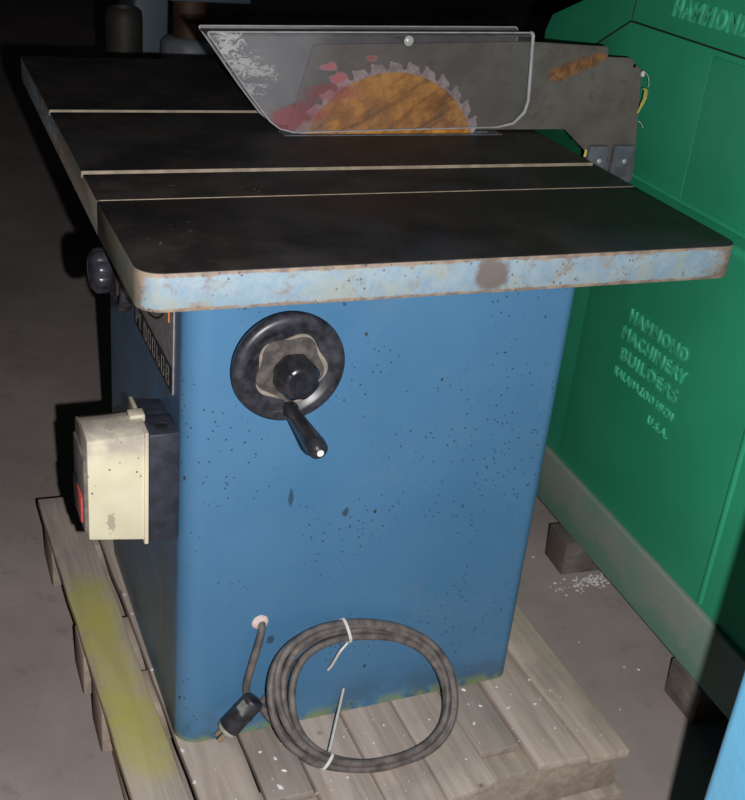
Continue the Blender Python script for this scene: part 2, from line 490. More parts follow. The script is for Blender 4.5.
board([(.631, -.095), (.722, -.104), (.706, .86), (.624, .86)], T, 0, 8, tint=(1.08, 1.05, 1.03))
board([(.726, -.106), (.800, -.112), (.812, .86), (.711, .86)], T, 0, 9, tint=(1.12, 1.08, 1.04))
# stringers across, bottom boards along
for i, (y0, y1, s) in enumerate(((-.088, .0, 11), (.235, .325, 12), (.385, .480, 13), (.72, .84, 14))):
    bm = bmesh.new()
    x0 = (.0, -.016, -.022, -.03)[i]
    box(bm, x0, .805, y0, y1, T-.088, T-.0005, bev=.004)
    link_mesh('stringer', bm, mk_wood('stringer_wood', s, (.95, .93, .88) if i == 0 else (.85, .82, .78)), pal)
for x0, x1, y0, s in ((.005, .10, -.13, 21), (.36, .47, -.13, 22), (.70, .815, -.105, 23)):
    board([(x0, y0), (x1, y0), (x1, .87), (x0, .87)], FZ, T-.0885, s, 'bottom_board', (.95, .93, .9))

# ------------------------------------------------------------------ table saw
saw = empty('table_saw', (.377, .40, 0))
tag(saw, 'old blue cabinet table saw with dark iron top and rusty circular blade on a pallet', 'table saw')

# cabinet: open-topped sheet-metal shell with rounded vertical corners
cx0, cx1, cy0, cy1, ZT = .0838, .6840, .110, .692, .800
bm = bmesh.new()
outer = round_poly([(cx0, cy0), (cx1, cy0), (cx1, cy1), (cx0, cy1)], [.036, .024, .036, .036], 10)
inner = round_poly([(cx0+.004, cy0+.004), (cx1-.004, cy0+.004), (cx1-.004, cy1-.004), (cx0+.004, cy1-.004)], [.032, .020, .032, .032], 10)
A, B, _ = prism(bm, outer, .001, ZT-.0005, 'z', caps=(False, False))
C_, D, _ = prism(bm, inner, .001, ZT-.0005, 'z', caps=(False, False))
n = len(outer)
for i in range(n):
    j = (i+1) % n
    bm.faces.new((A[j], A[i], C_[i], C_[j])); bm.faces.new((B[i], B[j], D[j], D[i]))
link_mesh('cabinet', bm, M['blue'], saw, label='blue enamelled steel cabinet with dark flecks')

# iron top: main table and front extension leaf, meeting in a tight joint
TX0, TX1, YJ, YB = 0.0, .8591, .2771, 1.2585
def slab(pts, rad, name, cuts, lab=None):
    bm = bmesh.new()
    prism(bm, round_poly(pts, rad, 8), ZT, .85, 'z')
    bevel_sharp(bm, .0022, 2, 60)
    o = link_mesh(name, bm, M['iron'], saw, 30, lab)
    if cuts: boolean_cut(o, cuts)
    return o
def cutbox(*a):
    bm = bmesh.new(); box(bm, *a); return bm
slab([(TX0, .0), (.8585, -.006), (.869, YJ-.0006), (TX0, YJ-.0006)], [.032, .028, 0, 0], 'table_extension', [])
main = slab([(TX0, YJ+.0006), (.8692, YJ+.0006), (.915, YB), (TX0+.012, YB)], [0, 0, .03, .012], 'table_top',
     [cutbox(-.1, 1, .4164-.019, .4164, .8405, .9), cutbox(-.1, 1, .787-.019, .787, .8405, .9),
      cutbox(.372, .800, .604, .640, .7, .9)])
# bright worn walls of the two mitre slots, and the joint
bm = bmesh.new(); box(bm, TX0+.002, .873, .4149, .4162, .8408, .8503); link_mesh('slot_wall', bm, M['bright'], saw, label='bright worn edge of the slot')
bm = bmesh.new(); box(bm, TX0+.008, .888, .7855, .7868, .8408, .8503); link_mesh('slot_wall', bm, M['bright'], saw, label='bright worn edge of the slot')
bm = bmesh.new(); box(bm, TX0+.004, TX1+.006, YJ-.0005, YJ+.0007, .82, .8504); link_mesh('joint_line', bm, M['bright'], saw, label='bright worn joint in the table')
# table insert round the blade
bm = bmesh.new()
ins = round_poly([(.374, .606), (.797, .606), (.797, .638), (.374, .638)], [.004, .015, .015, .004], 6)
prism(bm, ins, .846, .8512, 'z'); 
ti = link_mesh('table_insert', bm, M['bracket'], saw, 30)
boolean_cut(ti, [cutbox(.390, .777, .6145, .6295, .8, .9)])

# blade with gullets and carbide teeth
bc = Vector((.577, .622, .782)); R = .193; NT = 34
bm = bmesh.new()
pts = []; tips = []
for k in range(NT):
    a0 = 2*PI*k/NT; st = 2*PI/NT
    for f, r in ((.0, R-.0125), (.10, R-.0140), (.20, R-.0105), (.28, R-.0050), (.36, R-.0032), (.62, R-.0014), (.90, R+.000), (.925, R-.005), (.955, R-.0105)):
        a = a0+st*f
        pts.append((bc.x+r*math.cos(a), bc.z+r*math.sin(a)))
    tips.append(a0+st*.90)
prism(bm, pts, bc.y-.0016, bc.y+.0016, 'y')
bl = link_mesh('saw_blade', bm, M['blade'], saw, 0, 'rusty orange circular saw blade')
def tip(a):
    bm = bmesh.new()
    r0, r1 = R-.0085, R+.0018
    t = .0046/R
    q = [(bc.x+r*math.cos(b), bc.z+r*math.sin(b)) for r, b in ((r0, a-.1*t), (r1, a-t), (r1, a+.35*t), (r0, a+.3*t))]
    prism(bm, q, bc.y-.0027, bc.y+.0027, 'y'); return bm
for a in tips:
    if math.sin(a) > .33:
        link_mesh('tooth', tip(a), M['toothgrey'], bl, 0)
bm = bmesh.new(); lathe(bm, [(.05, -.006), (.05, .006)], frame_to(bc, (0, 1, 0)), 32); lathe(bm, [(.012, -.06), (.012, .055)], frame_to(bc, (0, 1, 0)), 16)
link_mesh('arbor', bm, M['bracket'], saw)

# splitter plate behind the blade, reaching over the right edge
bm = bmesh.new()
spl = [(.424, .998), (.84, 1.014), (1.009, 1.0095), (1.0125, .9905), (1.066, .990), (1.096, .966), (1.1225, .781), (1.1245, .748), (1.02, .748), (1.015, .800), (.945, .854), (.86, .8535), (.386, .8535)]
prism(bm, round_poly(spl, [0, 0, .003, 0, .012, .012, 0, 0, 0, .01, .01, 0, 0], 4), .630, .633, 'y'); bevel_sharp(bm, .0006, 1, 60)
sp = link_mesh('splitter_plate', bm, M['plate'], saw, 30, 'brown-grey steel splitter plate')
def hole(x, z, r):
    bm = bmesh.new(); lathe(bm, [(r, -.01), (r, .01)], frame_to(Vector((x, .6315, z)), (0, 1, 0)), 16); return bm
boolean_cut(sp, [hole(1.078, .976, .0045)])
bm = bmesh.new()
prism(bm, round_poly([(.80, 1.013), (1.008, 1.0085), (1.012, .991), (.80, .9935)], [0, .003, .003, 0], 3), .6275, .6299, 'y')
sb = link_mesh('stiffener_bar', bm, M['plate'], sp, 30)
boolean_cut(sb, [hole(.885, .9985, .003), hole(.915, .998, .003)])
# two dark clamp blocks at the foot of the plate and the arm below the table that carries them
for x0, x1, zt, sc_z in ((1.003, 1.0505, .8235, .794), (1.0605, 1.111, .8235, .793)):
    bm = bmesh.new()
    prism(bm, round_poly([(x0+.001, .7435), (x1-.001, .7435), (x1, zt), (x0, zt)], [.003, .003, .006, .006], 4), .618, .6295, 'y'); bevel_sharp(bm, .002, 2, 50)
    cb = link_mesh('clamp_block', bm, M['bracket'], saw)
    bm = bmesh.new(); lathe(bm, [(.0048, 0), (.0048, .002), (.003, .0032), (0, .0034)], frame_to(Vector(((x0+x1)/2+.002, .618, sc_z)), (0, -1, 0)), 16)
    link_mesh('screw', bm, M['screw'], cb)
bm = bmesh.new(); box(bm, .690, 1.105, .6335, .660, .752, .792, bev=.004); link_mesh('support_arm', bm, M['bracket'], saw)

# clear guard over the blade: two sheets joined by a slanted end and a top strip
gp = [(.231, 1.0185), (.303, .925), (.343, .877), (.362, .8635), (.384, .8585), (.400, .8575), (.780, .866), (.812, .873), (.832, .893), (.8365, .915), (.8255, 1.0345)]
gp = round_poly(gp, [.002, 0, .01, .01, .01, 0, 0, .01, .01, 0, .006], 4)
bm = bmesh.new(); prism(bm, gp, .5985, .6025, 'y'); bevel_sharp(bm, .0008, 1, 60)
guard = link_mesh('blade_guard', bm, M['acrylic'], saw, 30, 'scuffed clear plastic guard over the blade')
bm = bmesh.new(); prism(bm, gp, .6535, .6575, 'y'); bevel_sharp(bm, .0008, 1, 60)
link_mesh('rear_sheet', bm, M['acrylic_rear'], guard, 30)
def strip_part(name, seg, th, mat, y0, y1, lab=None):
    (xa, za), (xb, zb) = seg
    d = Vector((xb-xa, zb-za)).normalized(); nn = Vector((-d.y, d.x))*th
    bm = bmesh.new(); prism(bm, [(xa, za), (xb, zb), (xb+nn.x, zb+nn.y), (xa+nn.x, za+nn.y)], y0, y1, 'y')
    return link_mesh(name, bm, mat, guard, 30, lab)
M['edgeplastic'] = simple('frosted_plastic_edge', (.36, .35, .36), .5, 0, .2, 40)
M['topdark'] = simple('smoked_top_strip', (.070, .064, .064), .5, 0, .5, 25)
strip_part('top_strip', ((.8245, 1.0345-.0045), (.234, 1.0185-.0035)), .003, M['topdark'], .6027, .6533, 'dark top strip')
strip_part('end_strip', ((.234, 1.0150), (.322, .9020)), .003, M['acrylic'], .6027, .6533)
# frosted bright edges along the sheets
def rim(y, r=.0016):
    bm = bmesh.new(); tube(bm, [Vector((x, y, z)) for x, z in gp]+[Vector((gp[0][0], y, gp[0][1]))], r, 6)
    link_mesh('frosted_rim', bm, M['edgeplastic'], guard)
rim(.5995, .0014); rim(.6565, .0012)
rp = [Vector((x, .5990, z)) for x, z in gp if x > .775]
bm = bmesh.new(); tube(bm, rp, [.0014+.0018*min(1, max(0, (p.x-.78)/.045)) for p in rp], 8); link_mesh('frosted_rim', bm, M['edgeplastic'], guard)
bm = bmesh.new(); lathe(bm, [(.0085, 0), (.0085, .0015), (.006, .0015), (.006, .005), (.004, .006), (0, .0062)], frame_to(Vector((.583, .5985, 1.0145)), (0, -1, 0)), 20)
link_mesh('guard_bolt', bm, M['screw'], guard)
bm = bmesh.new(); lathe(bm, [(.005, 0), (.005, .06)], frame_to(Vector((.583, .6025, 1.0145)), (0, 1, 0)), 12); link_mesh('guard_spacer', bm, M['bracket'], guard)

# handwheel on the front: local z points out of the face
def handwheel(c, out, big=True):
    Mx = frame_to(Vector(c), out)
    # frame_to leaves the roll open: rebuild so local y is world up
    zz = Vector(out).normalized(); up = Vector((0, 0, 1)); xx = up.cross(zz); 
    Mx = Matrix.Translation(c) @ Matrix((xx, up, zz)).transposed().to_4x4()
    s = 1 if big else .78
    bm = bmesh.new()
    lathe(bm, [(.020*s, 0), (.020*s, .030), (.066*s, .034), (.0765*s, .040), (.0785*s, .047), (.0775*s, .053), (.074*s, .0565), (.068*s, .0585), (.061*s, .0565), (.056*s, .052), (.053*s, .0505), (.020*s, .050), (0, .050)], Mx, 72)
    w = link_mesh('handwheel', bm, M['dustblack'], saw, 50, 'black moulded handwheel' if big else 'small black tilt handwheel')
    # lobed dusty boss
    def lobed(r0, a, k, ph, n=96): return [((r0+a*math.cos(k*2*PI*i/n+ph))*math.cos(2*PI*i/n), (r0+a*math.cos(k*2*PI*i/n+ph))*math.sin(2*PI*i/n)) for i in range(n)]
    bm = bmesh.new(); prism(bm, [(x*s, y*s) for x, y in lobed(.0455, .0035, 5, 1.2)], .048, .0545, 'z', Mx); 
    bevel_sharp(bm, .0015, 2, 50)
    link_mesh('hub_plate', bm, M['dust'], w, 40)
    if big:
        bm = bmesh.new()
        P = lobed(.0462, .0036, 5, 1.2)
        seg = [i for i in range(96)]
        prism(bm, [((x*math.cos(.16)-y*math.sin(.16))*1.045+.0015, (x*math.sin(.16)+y*math.cos(.16))*1.045-.001) for x, y in P], .048, .0525, 'z', Mx)
        link_mesh('hub_rim', bm, M['tan'], w, 40)
    # scalloped lock knob
    k0 = .060 if big else .062; kl = .042 if big else .030; KR = .0285 if big else .031
    bm = bmesh.new(); rings = []
    n = 96
    for f, hh in ((.90, 0), (.98, .004), (1.0, .010), (1.0, .024), (.97, .031), (.90, .036), (.78, .0395), (.60, .041), (.58, .0395), (.30, .0393), (.28, .041), (0, .042)):
        h = k0+hh*kl/.042
        if f == 0: rings.append([bm.verts.new(Mx @ Vector((0, 0, h)))]); continue
        ring = []
        for i in range(n):
            a = 2*PI*i/n
            sc_ = .0036 if .004 < hh < .033 else .0036*max(0, 1-abs(hh-.018)*45)
            r = f*KR+sc_*abs(math.sin(4*a))*1.0-(.0022 if f > .85 else 0)
            ring.append(bm.verts.new(Mx @ Vector((r*math.cos(a), r*math.sin(a), h))))
        rings.append(ring)
    for a, b in zip(rings, rings[1:]):
        for i in range(n):
            j = (i+1) % n
            if len(b) == 1: bm.faces.new((a[i], a[j], b[0]))
            else: bm.faces.new((a[i], a[j], b[j], b[i]))
    bm.faces.new(rings[0][::-1])
    link_mesh('lock_knob', bm, M['black'], w, 50)
    if big:
        hx, hy = .003, -.060
        Mh = Mx @ Matrix.Translation((hx, hy, .05))
        bm = bmesh.new()
        lathe(bm, [(.0115, 0), (.0115, .008), (.0095, .012), (.0102, .03), (.0122, .07), (.0138, .098), (.0142, .108), (.0130, .118), (.0085, .1235), (.005, .1255), (.0048, .1258)], Mh, 28)
        h = link_mesh('crank_handle', bm, M['black'], w, 50)
        bm = bmesh.new(); lathe(bm, [(.0046, .1256), (.0046, .1266), (0, .1268)], Mh, 16); link_mesh('end_screw', bm, M['tie'], h)
    return w
handwheel((.2115, cy0, .684), (0, -1, 0), True)
handwheel((cx0, .305, .739), (-1, 0, 0), False)

# scale plate on the left side
bm = bmesh.new()
prism(bm, round_poly([(.172, .597), (.432, .597), (.432, .778), (.172, .778)], .006, 4), cx0-.0022, cx0-.0002, 'x')
spl8 = link_mesh('scale_plate', bm, M['greyplate'], saw, 30)
bm = bmesh.new(); box(bm, cx0-.0030, cx0-.0021, .175, .430, .600, .640); bnd = link_mesh('letter_band', bm, M['ink'], spl8, 0, 'black band with pale lettering')
# worn, unreadable strokes of the lettering
yy = .418
for ch in 'RIOGGSOB':
    bm = bmesh.new()
    w_ = .018
    def st(y0, z0, y1, z1, t=.0028):
        d = Vector((y1-y0, z1-z0)).normalized(); q = Vector((-d.y, d.x))*t/2
        prism(bm, [(y0+q.x, z0+q.y), (y1+q.x, z1+q.y), (y1-q.x, z1-q.y), (y0-q.x, z0-q.y)], cx0-.0034, cx0-.0029, 'x')
    z0, z1 = .607, .633
    st(yy, z0, yy, z1)
    if ch in 'ROGB': st(yy-.001, z1, yy-w_+.004, z1); st(yy-w_+.003, z1-.001, yy-w_+.003, (z0+z1)/2)
    if ch in 'OGSB': st(yy-.001, z0, yy-w_+.004, z0); st(yy-w_+.003, z0, yy-w_+.003, (z0+z1)/2-.002)
    if ch in 'RSB': st(yy-.001, (z0+z1)/2, yy-w_+.004, (z0+z1)/2)
    link_mesh('worn_letter', bm, M['pale'], spl8, 0, 'pale worn letter')
    yy -= .030
bm = bmesh.new()
arc = [Vector((cx0-.0026, .345-.165*math.cos(a), .800-.140*math.sin(a))) for a in [math.radians(12+7*i) for i in range(15)]]
tube(bm, [p for p in arc], .0016, 6); link_mesh('scale_arc', bm, M['ink'], spl8)
bm = bmesh.new(); prism(bm, [(.196, .70), (.203, .70), (.203, .775), (.196, .775)], cx0-.0034, cx0-.0021, 'x'); link_mesh('scale_pointer', bm, M['orange'], spl8, 0, 'orange pointer')
bm = bmesh.new(); prism(bm, [(.2035, .715), (.208, .715), (.208, .775), (.2035, .775)], cx0-.0034, cx0-.0021, 'x'); link_mesh('scale_mark', bm, M['ink'], spl8, 0)

# switch box on the left side
bm = bmesh.new()
box(bm, .040, cx0-.0003, .130, .190, .386, .5635, bev=.003)
box(bm, .040, cx0-.0003, .1905, .250, .386, .556, bev=.003)
sw = link_mesh('switch_box', bm, M['navy'], saw, 40, 'dark base of the switch box')
boolean_cut(sw, [(lambda b: (lathe(b, [(.0085, -.07), (.0085, .03)], Matrix.Translation((.063, .156, .566)), 24), b)[1])(bmesh.new())])
bm = bmesh.new(); lathe(bm, [(.0088, .5628), (.0088, .5640), (.0076, .5643), (0, .5643)], Matrix.Translation((.062, .152, 0)), 24); link_mesh('knockout_shade', bm, M['ink'], sw, 40)  # black disc painting in the shade inside the knockout hole
bm = bmesh.new()
cov = [(.1305, .392), (.1305, .5635), (.1335, .5655), (.152, .5690), (.158, .5695), (.180, .5690), (.205, .5630), (.228, .5520), (.235, .5450), (.235, .392)]
A, B, fs = prism(bm, cov, -.0435, .0395, 'x')
for v in A:
    if v.co.z < .40: v.co.z += .013
    if v.co.y < .134 and v.co.z > .5: v.co.z += .001
    if v.co.z > .56: v.co.z -= .004
bevel_sharp(bm, .0022, 2, 40)
link_mesh('switch_cover', bm, M['cream'], sw, 25, 'cream plastic cover with dark spots')
bm = bmesh.new(); box(bm, .0335, .0396, .1275, .240, .3865, .5690, bev=.0015); link_mesh('cover_flange', bm, M['cream'], sw, 40)
bm = bmesh.new(); box(bm, .022, .044, .172, .194, .5600, .5735, bev=.002); link_mesh('cover_tab', bm, M['cream'], sw, 40)
bm = bmesh.new()
prism(bm, [(.139, .412), (.228, .402), (.228, .528), (.139, .530)], -.0478, -.0430, 'x'); bevel_sharp(bm, .002, 2, 50)
link_mesh('front_plate', bm, M['frontgrey'], sw, 40)
bm = bmesh.new(); box(bm, -.0515, -.0475, .147, .185, .424, .466, bev=.002); link_mesh('stop_button', bm, M['red'], sw, 40, 'red stop button')
bm = bmesh.new(); box(bm, -.0505, -.0475, .190, .222, .424, .466, bev=.002); link_mesh('start_button', bm, M['ink'], sw, 40)

# cable entry on the front
bm = bmesh.new(); lathe(bm, [(.0135, 0), (.0125, .002), (.0095, .0035), (0, .004)], frame_to(Vector((.209, cy0-.0002, .223)), (0, -1, 0)), 20)
for v in bm.verts: v.co.x += .0015*noise.noise(v.co*140); v.co.z += .0015*noise.noise(v.co*170)
link_mesh('cable_seal', bm, M['wax'], saw, 40)

# ------------------------------------------------------------------ power cord
cord = empty('power_cord', (.37, .03, 0))
tag(cord, 'coiled grey power cord with black plug leaning on the front of the blue cabinet', 'power cord')
cc = Vector((.366, .030, .104)); e1 = Vector((.148, .0, -.025)); e2 = Vector((0, .060, .087)); e3 = e1.cross(e2).normalized()
offs = [(.004, .002), (.014, -.002), (-.004, .007), (.002, -.008), (-.013, -.003), (.009, .005), (.012, -.005)]
CR = .0060
path = [Vector(p) for p in ((.211, .112, .223), (.209, .100, .217), (.200, .088, .196), (.190, .084, .158), (.187, .094, .112), (.196, .1025, .074), (.216, .1030, .064), (.242, .1025, .100), (.262, .0995, .138))]
th0, th1 = 138., 228.-360*5
steps = 5*26
for i in range(steps+1):
    t = i/steps; th = th0+(th1-th0)*t; a = math.radians(th)
    kf = t*(len(offs)-1); k0 = int(min(kf, len(offs)-2)); f = kf-k0
    oa = offs[k0][0]*(1-f)+offs[k0+1][0]*f; ob = offs[k0][1]*(1-f)+offs[k0+1][1]*f
    # strands spread on the left and pinch at the two ties
    spread = 1.0; oa -= .45*max(0, -math.cos(a))**2*(.018-oa); oa += .0035*math.sin(a*1.6+t*9)
    rad = (e1*math.cos(a)+e2*math.sin(a))
    s1 = 1+oa*spread/.13
    sq = 1+.045*math.sin(2*a)**2
    p = cc+rad*s1*sq+e3*ob+Vector((0, 0, .004*math.sin(a*1.7+3*t)))*(.4)
    p.z = max(p.z, CR+.0012); p.y = min(p.y, cy0-CR-.0008)
    path.append(p)
path += [Vector(p) for p in ((.250, .050, .026), (.226, .070, .052), (.207, .079, .080), (.192, .081, .094))]
for p in path[3:]:
    p.y = min(p.y, cy0-CR-.0005); p.z = max(p.z, CR+.001)
bm = bmesh.new(); tube(bm, catmull(path, 6), CR, 12); link_mesh('cable', bm, M['rubber'], cord, 60)
# plug
pr_, pf = Vector((.196, .0800, .094)), Vector((.153, .0785, .046))
d = (pf-pr_).normalized(); Ln = (pf-pr_).length
Mp = frame_to(pr_, d)
bm = bmesh.new()
lathe(bm, [(.010, -.004), (.0140, -.003), (.0172, -.001), (.0178, .002), (.0178, Ln*.36), (.0185, Ln*.38), (.0185, Ln*.44), (.0178, Ln*.46), (.0184, Ln*.9), (.0172, Ln*.93)], Mp, 36)
pl = link_mesh('plug', bm, M['plugblack'], cord, 50, 'black plug body')
bm = bmesh.new(); lathe(bm, [(.0170, Ln*.925), (.0170, Ln*1.0), (.0155, Ln*1.03), (0, Ln*1.03)], Mp, 36); link_mesh('plug_face', bm, M['plugpale'], pl, 50)
bm = bmesh.new()
lv = Mp.to_3x3().inverted() @ (Vector((-.2413, -1.1895, 1.3193))-pr_)
af = math.degrees(math.atan2(lv.y, lv.x))
for i in range(7):
    a0 = math.radians(af+4+i*6); a1 = math.radians(af+4+(i+1)*6)
    q = [bm.verts.new(Mp @ Vector((.0182*math.cos(a), .0182*math.sin(a), h))) for a, h in ((a0, .006), (a1, .006), (a1, Ln*.35), (a0, Ln*.35))]
    bm.faces.new(q)
bmesh.ops.solidify(bm, geom=bm.faces[:], thickness=.0006)
link_mesh('plug_sticker', bm, M['plugpale'], pl, 50)
for (x, y, rr) in ((-.006, .003, 0), (.006, .003, 0), (0, -.007, 1)):
    bm = bmesh.new()
    if rr: lathe(bm, [(.0024, Ln), (.0024, Ln+.021), (.0012, Ln+.0235)], Mp @ Matrix.Translation((x, y, 0)), 12)
    else: box(bm, x-.0008, x+.0008, y-.0033, y+.0033, Ln, Ln+.019, Mp)
    link_mesh('prong', bm, M['brass'], pl, 40)
# two nylon ties round the bundle, each with its tail
def tie(th, tail):
    a = math.radians(th)
    rd = (e1*math.cos(a)+e2*math.sin(a)).normalized(); tg = rd.cross(e3).normalized()
    near = []
    full = catmull(path, 6)
    for p in full[60:]:
        q = p-cc
        if abs(q.dot(tg)) < .004 and q.dot(rd) > 0: near.append((q.dot(rd), q.dot(e3)))
    r0_, r1_ = min(u for u, _ in near), max(u for u, _ in near)
    n0_, n1_ = min(v for _, v in near), max(v for _, v in near)
    hr, hn = (r1_-r0_)/2+CR+.0018, (n1_-n0_)/2+CR+.0018
    ctr = cc+rd*(r0_+r1_)/2+e3*(n0_+n1_)/2
    def sgn(v, e): return math.copysign(abs(v)**e, v)
    q = [(ctr+rd*sgn(math.cos(u), .75)*hr+e3*sgn(math.sin(u), .75)*hn) for u in [2*PI*i/28 for i in range(28)]]
    for p in q: p.y = min(p.y, cy0-.0012); p.z = max(p.z, .0012)
    bm = bmesh.new(); rings = []
    for p in q:
        nn = (p-ctr).normalized()*.0008
        rings.append([bm.verts.new(v) for v in (p-tg*.0024-nn, p+tg*.0024-nn, p+tg*.0024+nn, p-tg*.0024+nn)])
    for i in range(len(q)):
        A_, B_ = rings[i], rings[(i+1) % len(q)]
        for k in range(4): bm.faces.new((A_[k], A_[(k+1) % 4], B_[(k+1) % 4], B_[k]))
    start = min(q, key=lambda p: (p-Vector(tail[0])).length)
    tube(bm, [start]+[Vector(v) for v in tail], .0022, 6)
    link_mesh('cable_tie', bm, M['tie'], cord, 40, 'pale nylon tie')
tie(98, [(.334, .076, .165), (.326, .085, .130), (.322, .090, .118)])
tie(238, [(.357, .098, .062)])

# ------------------------------------------------------------------ green machine
gm = empty('green_machine', (1.30, .35, -.05))
tag(gm, 'tall green enamelled machine with raised cast lettering behind the table saw on wood blocks', 'machine')
PV = Vector((1.085, .30, 0))
RG = Matrix.Translation(PV) @ Matrix.Rotation(-.050, 4, 'Z') @ Matrix.Translation(-PV)
X1 = 1.094; XU = 1.146; ZG = -.052; YN = -.30; YF = 1.225
bm = bmesh.new()   # lower body
prism(bm, [(X1, YN), (1.62, YN), (1.62, YF), (X1, YF)], ZG, .742, 'z', RG)
bevel_sharp(bm, .008, 3, 50)
lower = link_mesh('lower_body', bm, M['green'], gm, 40)
bm = bmesh.new(); prism(bm, round_poly([(YN+.01, .086), (.680, .086), (.680, .728), (YN+.01, .728)], .004, 3), X1-.003, X1+.001, 'x', RG); bevel_sharp(bm, .0015, 2, 50); link_mesh('side_panel', bm, M['green'], lower, 40)
bm = bmesh.new(); tube(bm, [RG @ Vector((X1+.001, .106, z)) for z in (.088, .25, .5, .726)], .0085, 12); link_mesh('side_rib', bm, M['green'], lower, 60)
bm = bmesh.new(); prism(bm, [(X1-.013, YN), (X1+.002, YN), (X1+.002, YF+.006), (X1-.013, YF+.006)], ZG-.004, .078, 'z', RG); bevel_sharp(bm, .004, 3, 50)
link_mesh('base_strip', bm, M['strip'], gm, 40, 'worn grey-green base strip')
# upper body set back on a ledge, its far top corner cut off
bm = bmesh.new()
up = [(YN, .7425), (.955, .7425), (.955, .945), (.805, 1.031), (YN, 1.031)]
prism(bm, up, XU, 1.60, 'x', RG); bevel_sharp(bm, .003, 2, 50)
upper = link_mesh('upper_body', bm, M['green'], gm, 40)
bm = bmesh.new(); prism(bm, round_poly([(YN+.01, .750), (.512, .750), (.512, 1.02), (YN+.01, 1.02)], .004, 3), XU-.002, XU+.001, 'x', RG); bevel_sharp(bm, .0028, 3, 50); link_mesh('door_panel', bm, M['green'], upper, 60)
bm = bmesh.new(); tube(bm, [RG @ Vector((XU+.001, y, .7435)) for y in (YN, .2, .6, .91)], .004, 8); link_mesh('ledge_bead', bm, M['green'], upper, 60)
# hood: faceted cover above the seam
bm = bmesh.new()
def V(x, y, z): return bm.verts.new(RG @ Vector((x, y, z)))
XH = XU+.002
a = V(XH, YN, 1.033); b = V(XH, .806, 1.034); c = V(XH, .958, .947); d_ = V(XH+.012, .958, .7435)
e = V(XH+.03, YN, 1.36); f = V(XH+.03, .820, 1.36)
g = V(XH+.045, .97, 1.36); g2 = V(XH+.045, 1.055, 1.046); h = V(XH+.045, 1.222, .980); i_ = V(XH+.045, 1.245, .940); j = V(XH+.045, 1.245, .7435)
back = [V(1.60, y, z) for y, z in ((YN, 1.36), (.97, 1.36), (1.055, 1.046), (1.222, .980), (1.245, .940), (1.245, .7435))]
bm.faces.new((a, b, f, e)); bm.faces.new((b, g2, g, f)); bm.faces.new((b, c, h, g2)); bm.faces.new((c, i_, h)); bm.faces.new((c, d_, j, i_))
ring = [e, f, g]
bm.faces.new((e, f, g, back[1], back[0]))
for p, q, r_, s in ((g, g2, back[2], back[1]), (g2, h, back[3], back[2]), (h, i_, back[4], back[3]), (i_, j, back[5], back[4])): bm.faces.new((p, q, r_, s))
bmesh.ops.recalc_face_normals(bm, faces=bm.faces[:])
bmesh.ops.solidify(bm, geom=bm.faces[:], thickness=.006)
hood = link_mesh('hood', bm, M['green'], gm, 20)
# dark seams between hood and body
bm = bmesh.new(); tube(bm, [RG @ Vector((XU-.0002, y, z)) for y, z in ((YN, 1.0325), (.3, 1.0325), (.805, 1.0325), (.957, .946))], .0017, 6); link_mesh('seam', bm, M['dark'], hood)
bm = bmesh.new(); tube(bm, [RG @ Vector((XH+.0005, .806, 1.037)), RG @ Vector((XH+.0295, .820, 1.36))], .0016, 6); link_mesh('seam', bm, M['dark'], hood)
# raised lettering, reading from far to near
def face_mat(x, y, z, lean=0.):
    # local x -> -y (towards the camera), local y -> up, local z -> -x (out of the face)
    Q = Matrix(((0, lean, -1), (-1, 0, 0), (0, 1, 0))).to_4x4()
    return RG @ Matrix.Translation((x, y, z)) @ Q
for body, y, z, w, sz in (('HAMMOND', .503, .4905, .204, .037), ('MACHINERY', .517, .4480, .230, .037), ('BUILDERS', .508, .4035, .207, .037), ('KALAMAZOO MICH', .516, .3640, .216, .026), ('U.S.A.', .372, .3240, .070, .024)):
    text_mesh('raised_lettering', body, sz, .0016, face_mat(X1-.0042, y+.010, z+.004), M['lite_green'], lower, w, .0006, 'raised pale green cast letters', embolden=.0008 if sz > .03 else .0, spacing=1.18)
text_mesh('raised_lettering', 'HAMMOND', .048, .0022, face_mat(XH+.0015, .670, 1.066, .0905), M['lite_green'], hood, .240, .0006, 'raised pale green cast letters', embolden=.0012, spacing=1.15)

# wood blocks under it
def wood_block(x0, x1, y0, y1, z1, lab, rot):
    bm = bmesh.new(); c = Vector(((x0+x1)/2, (y0+y1)/2, 0)); Rm = Matrix.Translation(c) @ Matrix.Rotation(rot, 4, 'Z') @ Matrix.Translation(-c)
    box(bm, x0, x1, y0, y1, FZ, z1, Rm, bev=.003)
    o = link_mesh('wood_block', bm, M['block'], None, 40); tag(o, lab, 'wood block', 'wood blocks under the green machine'); return o
wood_block(1.070, 1.250, .513, .600, ZG-.004, 'short shade-darkened wood block under the green machine, nearer the blue cabinet, foam crumbs beside it', -.08)
wood_block(1.066, 1.250, .020, .118, ZG-.004, 'shade-darkened wood block under the green machine at the lower right beside the dark shadow', -.05)

# ------------------------------------------------------------------ light blue machine at the right
lm = empty('blue_machine', (.60, -.80, FZ))
tag(lm, 'light blue machine cabinet cut off by the lower right corner', 'machine')
bm = bmesh.new()
prism(bm, round_poly([(.387, -.638), (.80, -.638), (.80, -.98), (.387, -.98)], .012, 6), FZ+.06, .885, 'z'); 
link_mesh('body', bm, M['lightblue'], lm, 40)
bm = bmesh.new(); box(bm, .42, .78, -.96, -.655, FZ, FZ+.06); link_mesh('plinth', bm, M['ink'], lm, 40)
bm = bmesh.new(); prism(bm, round_poly([(.390, -.641), (.797, -.641), (.797, -.977), (.390, -.977)], .012, 6), 0.885, .895, 'z'); link_mesh('top_lid', bm, M['lightblue'], lm, 40)

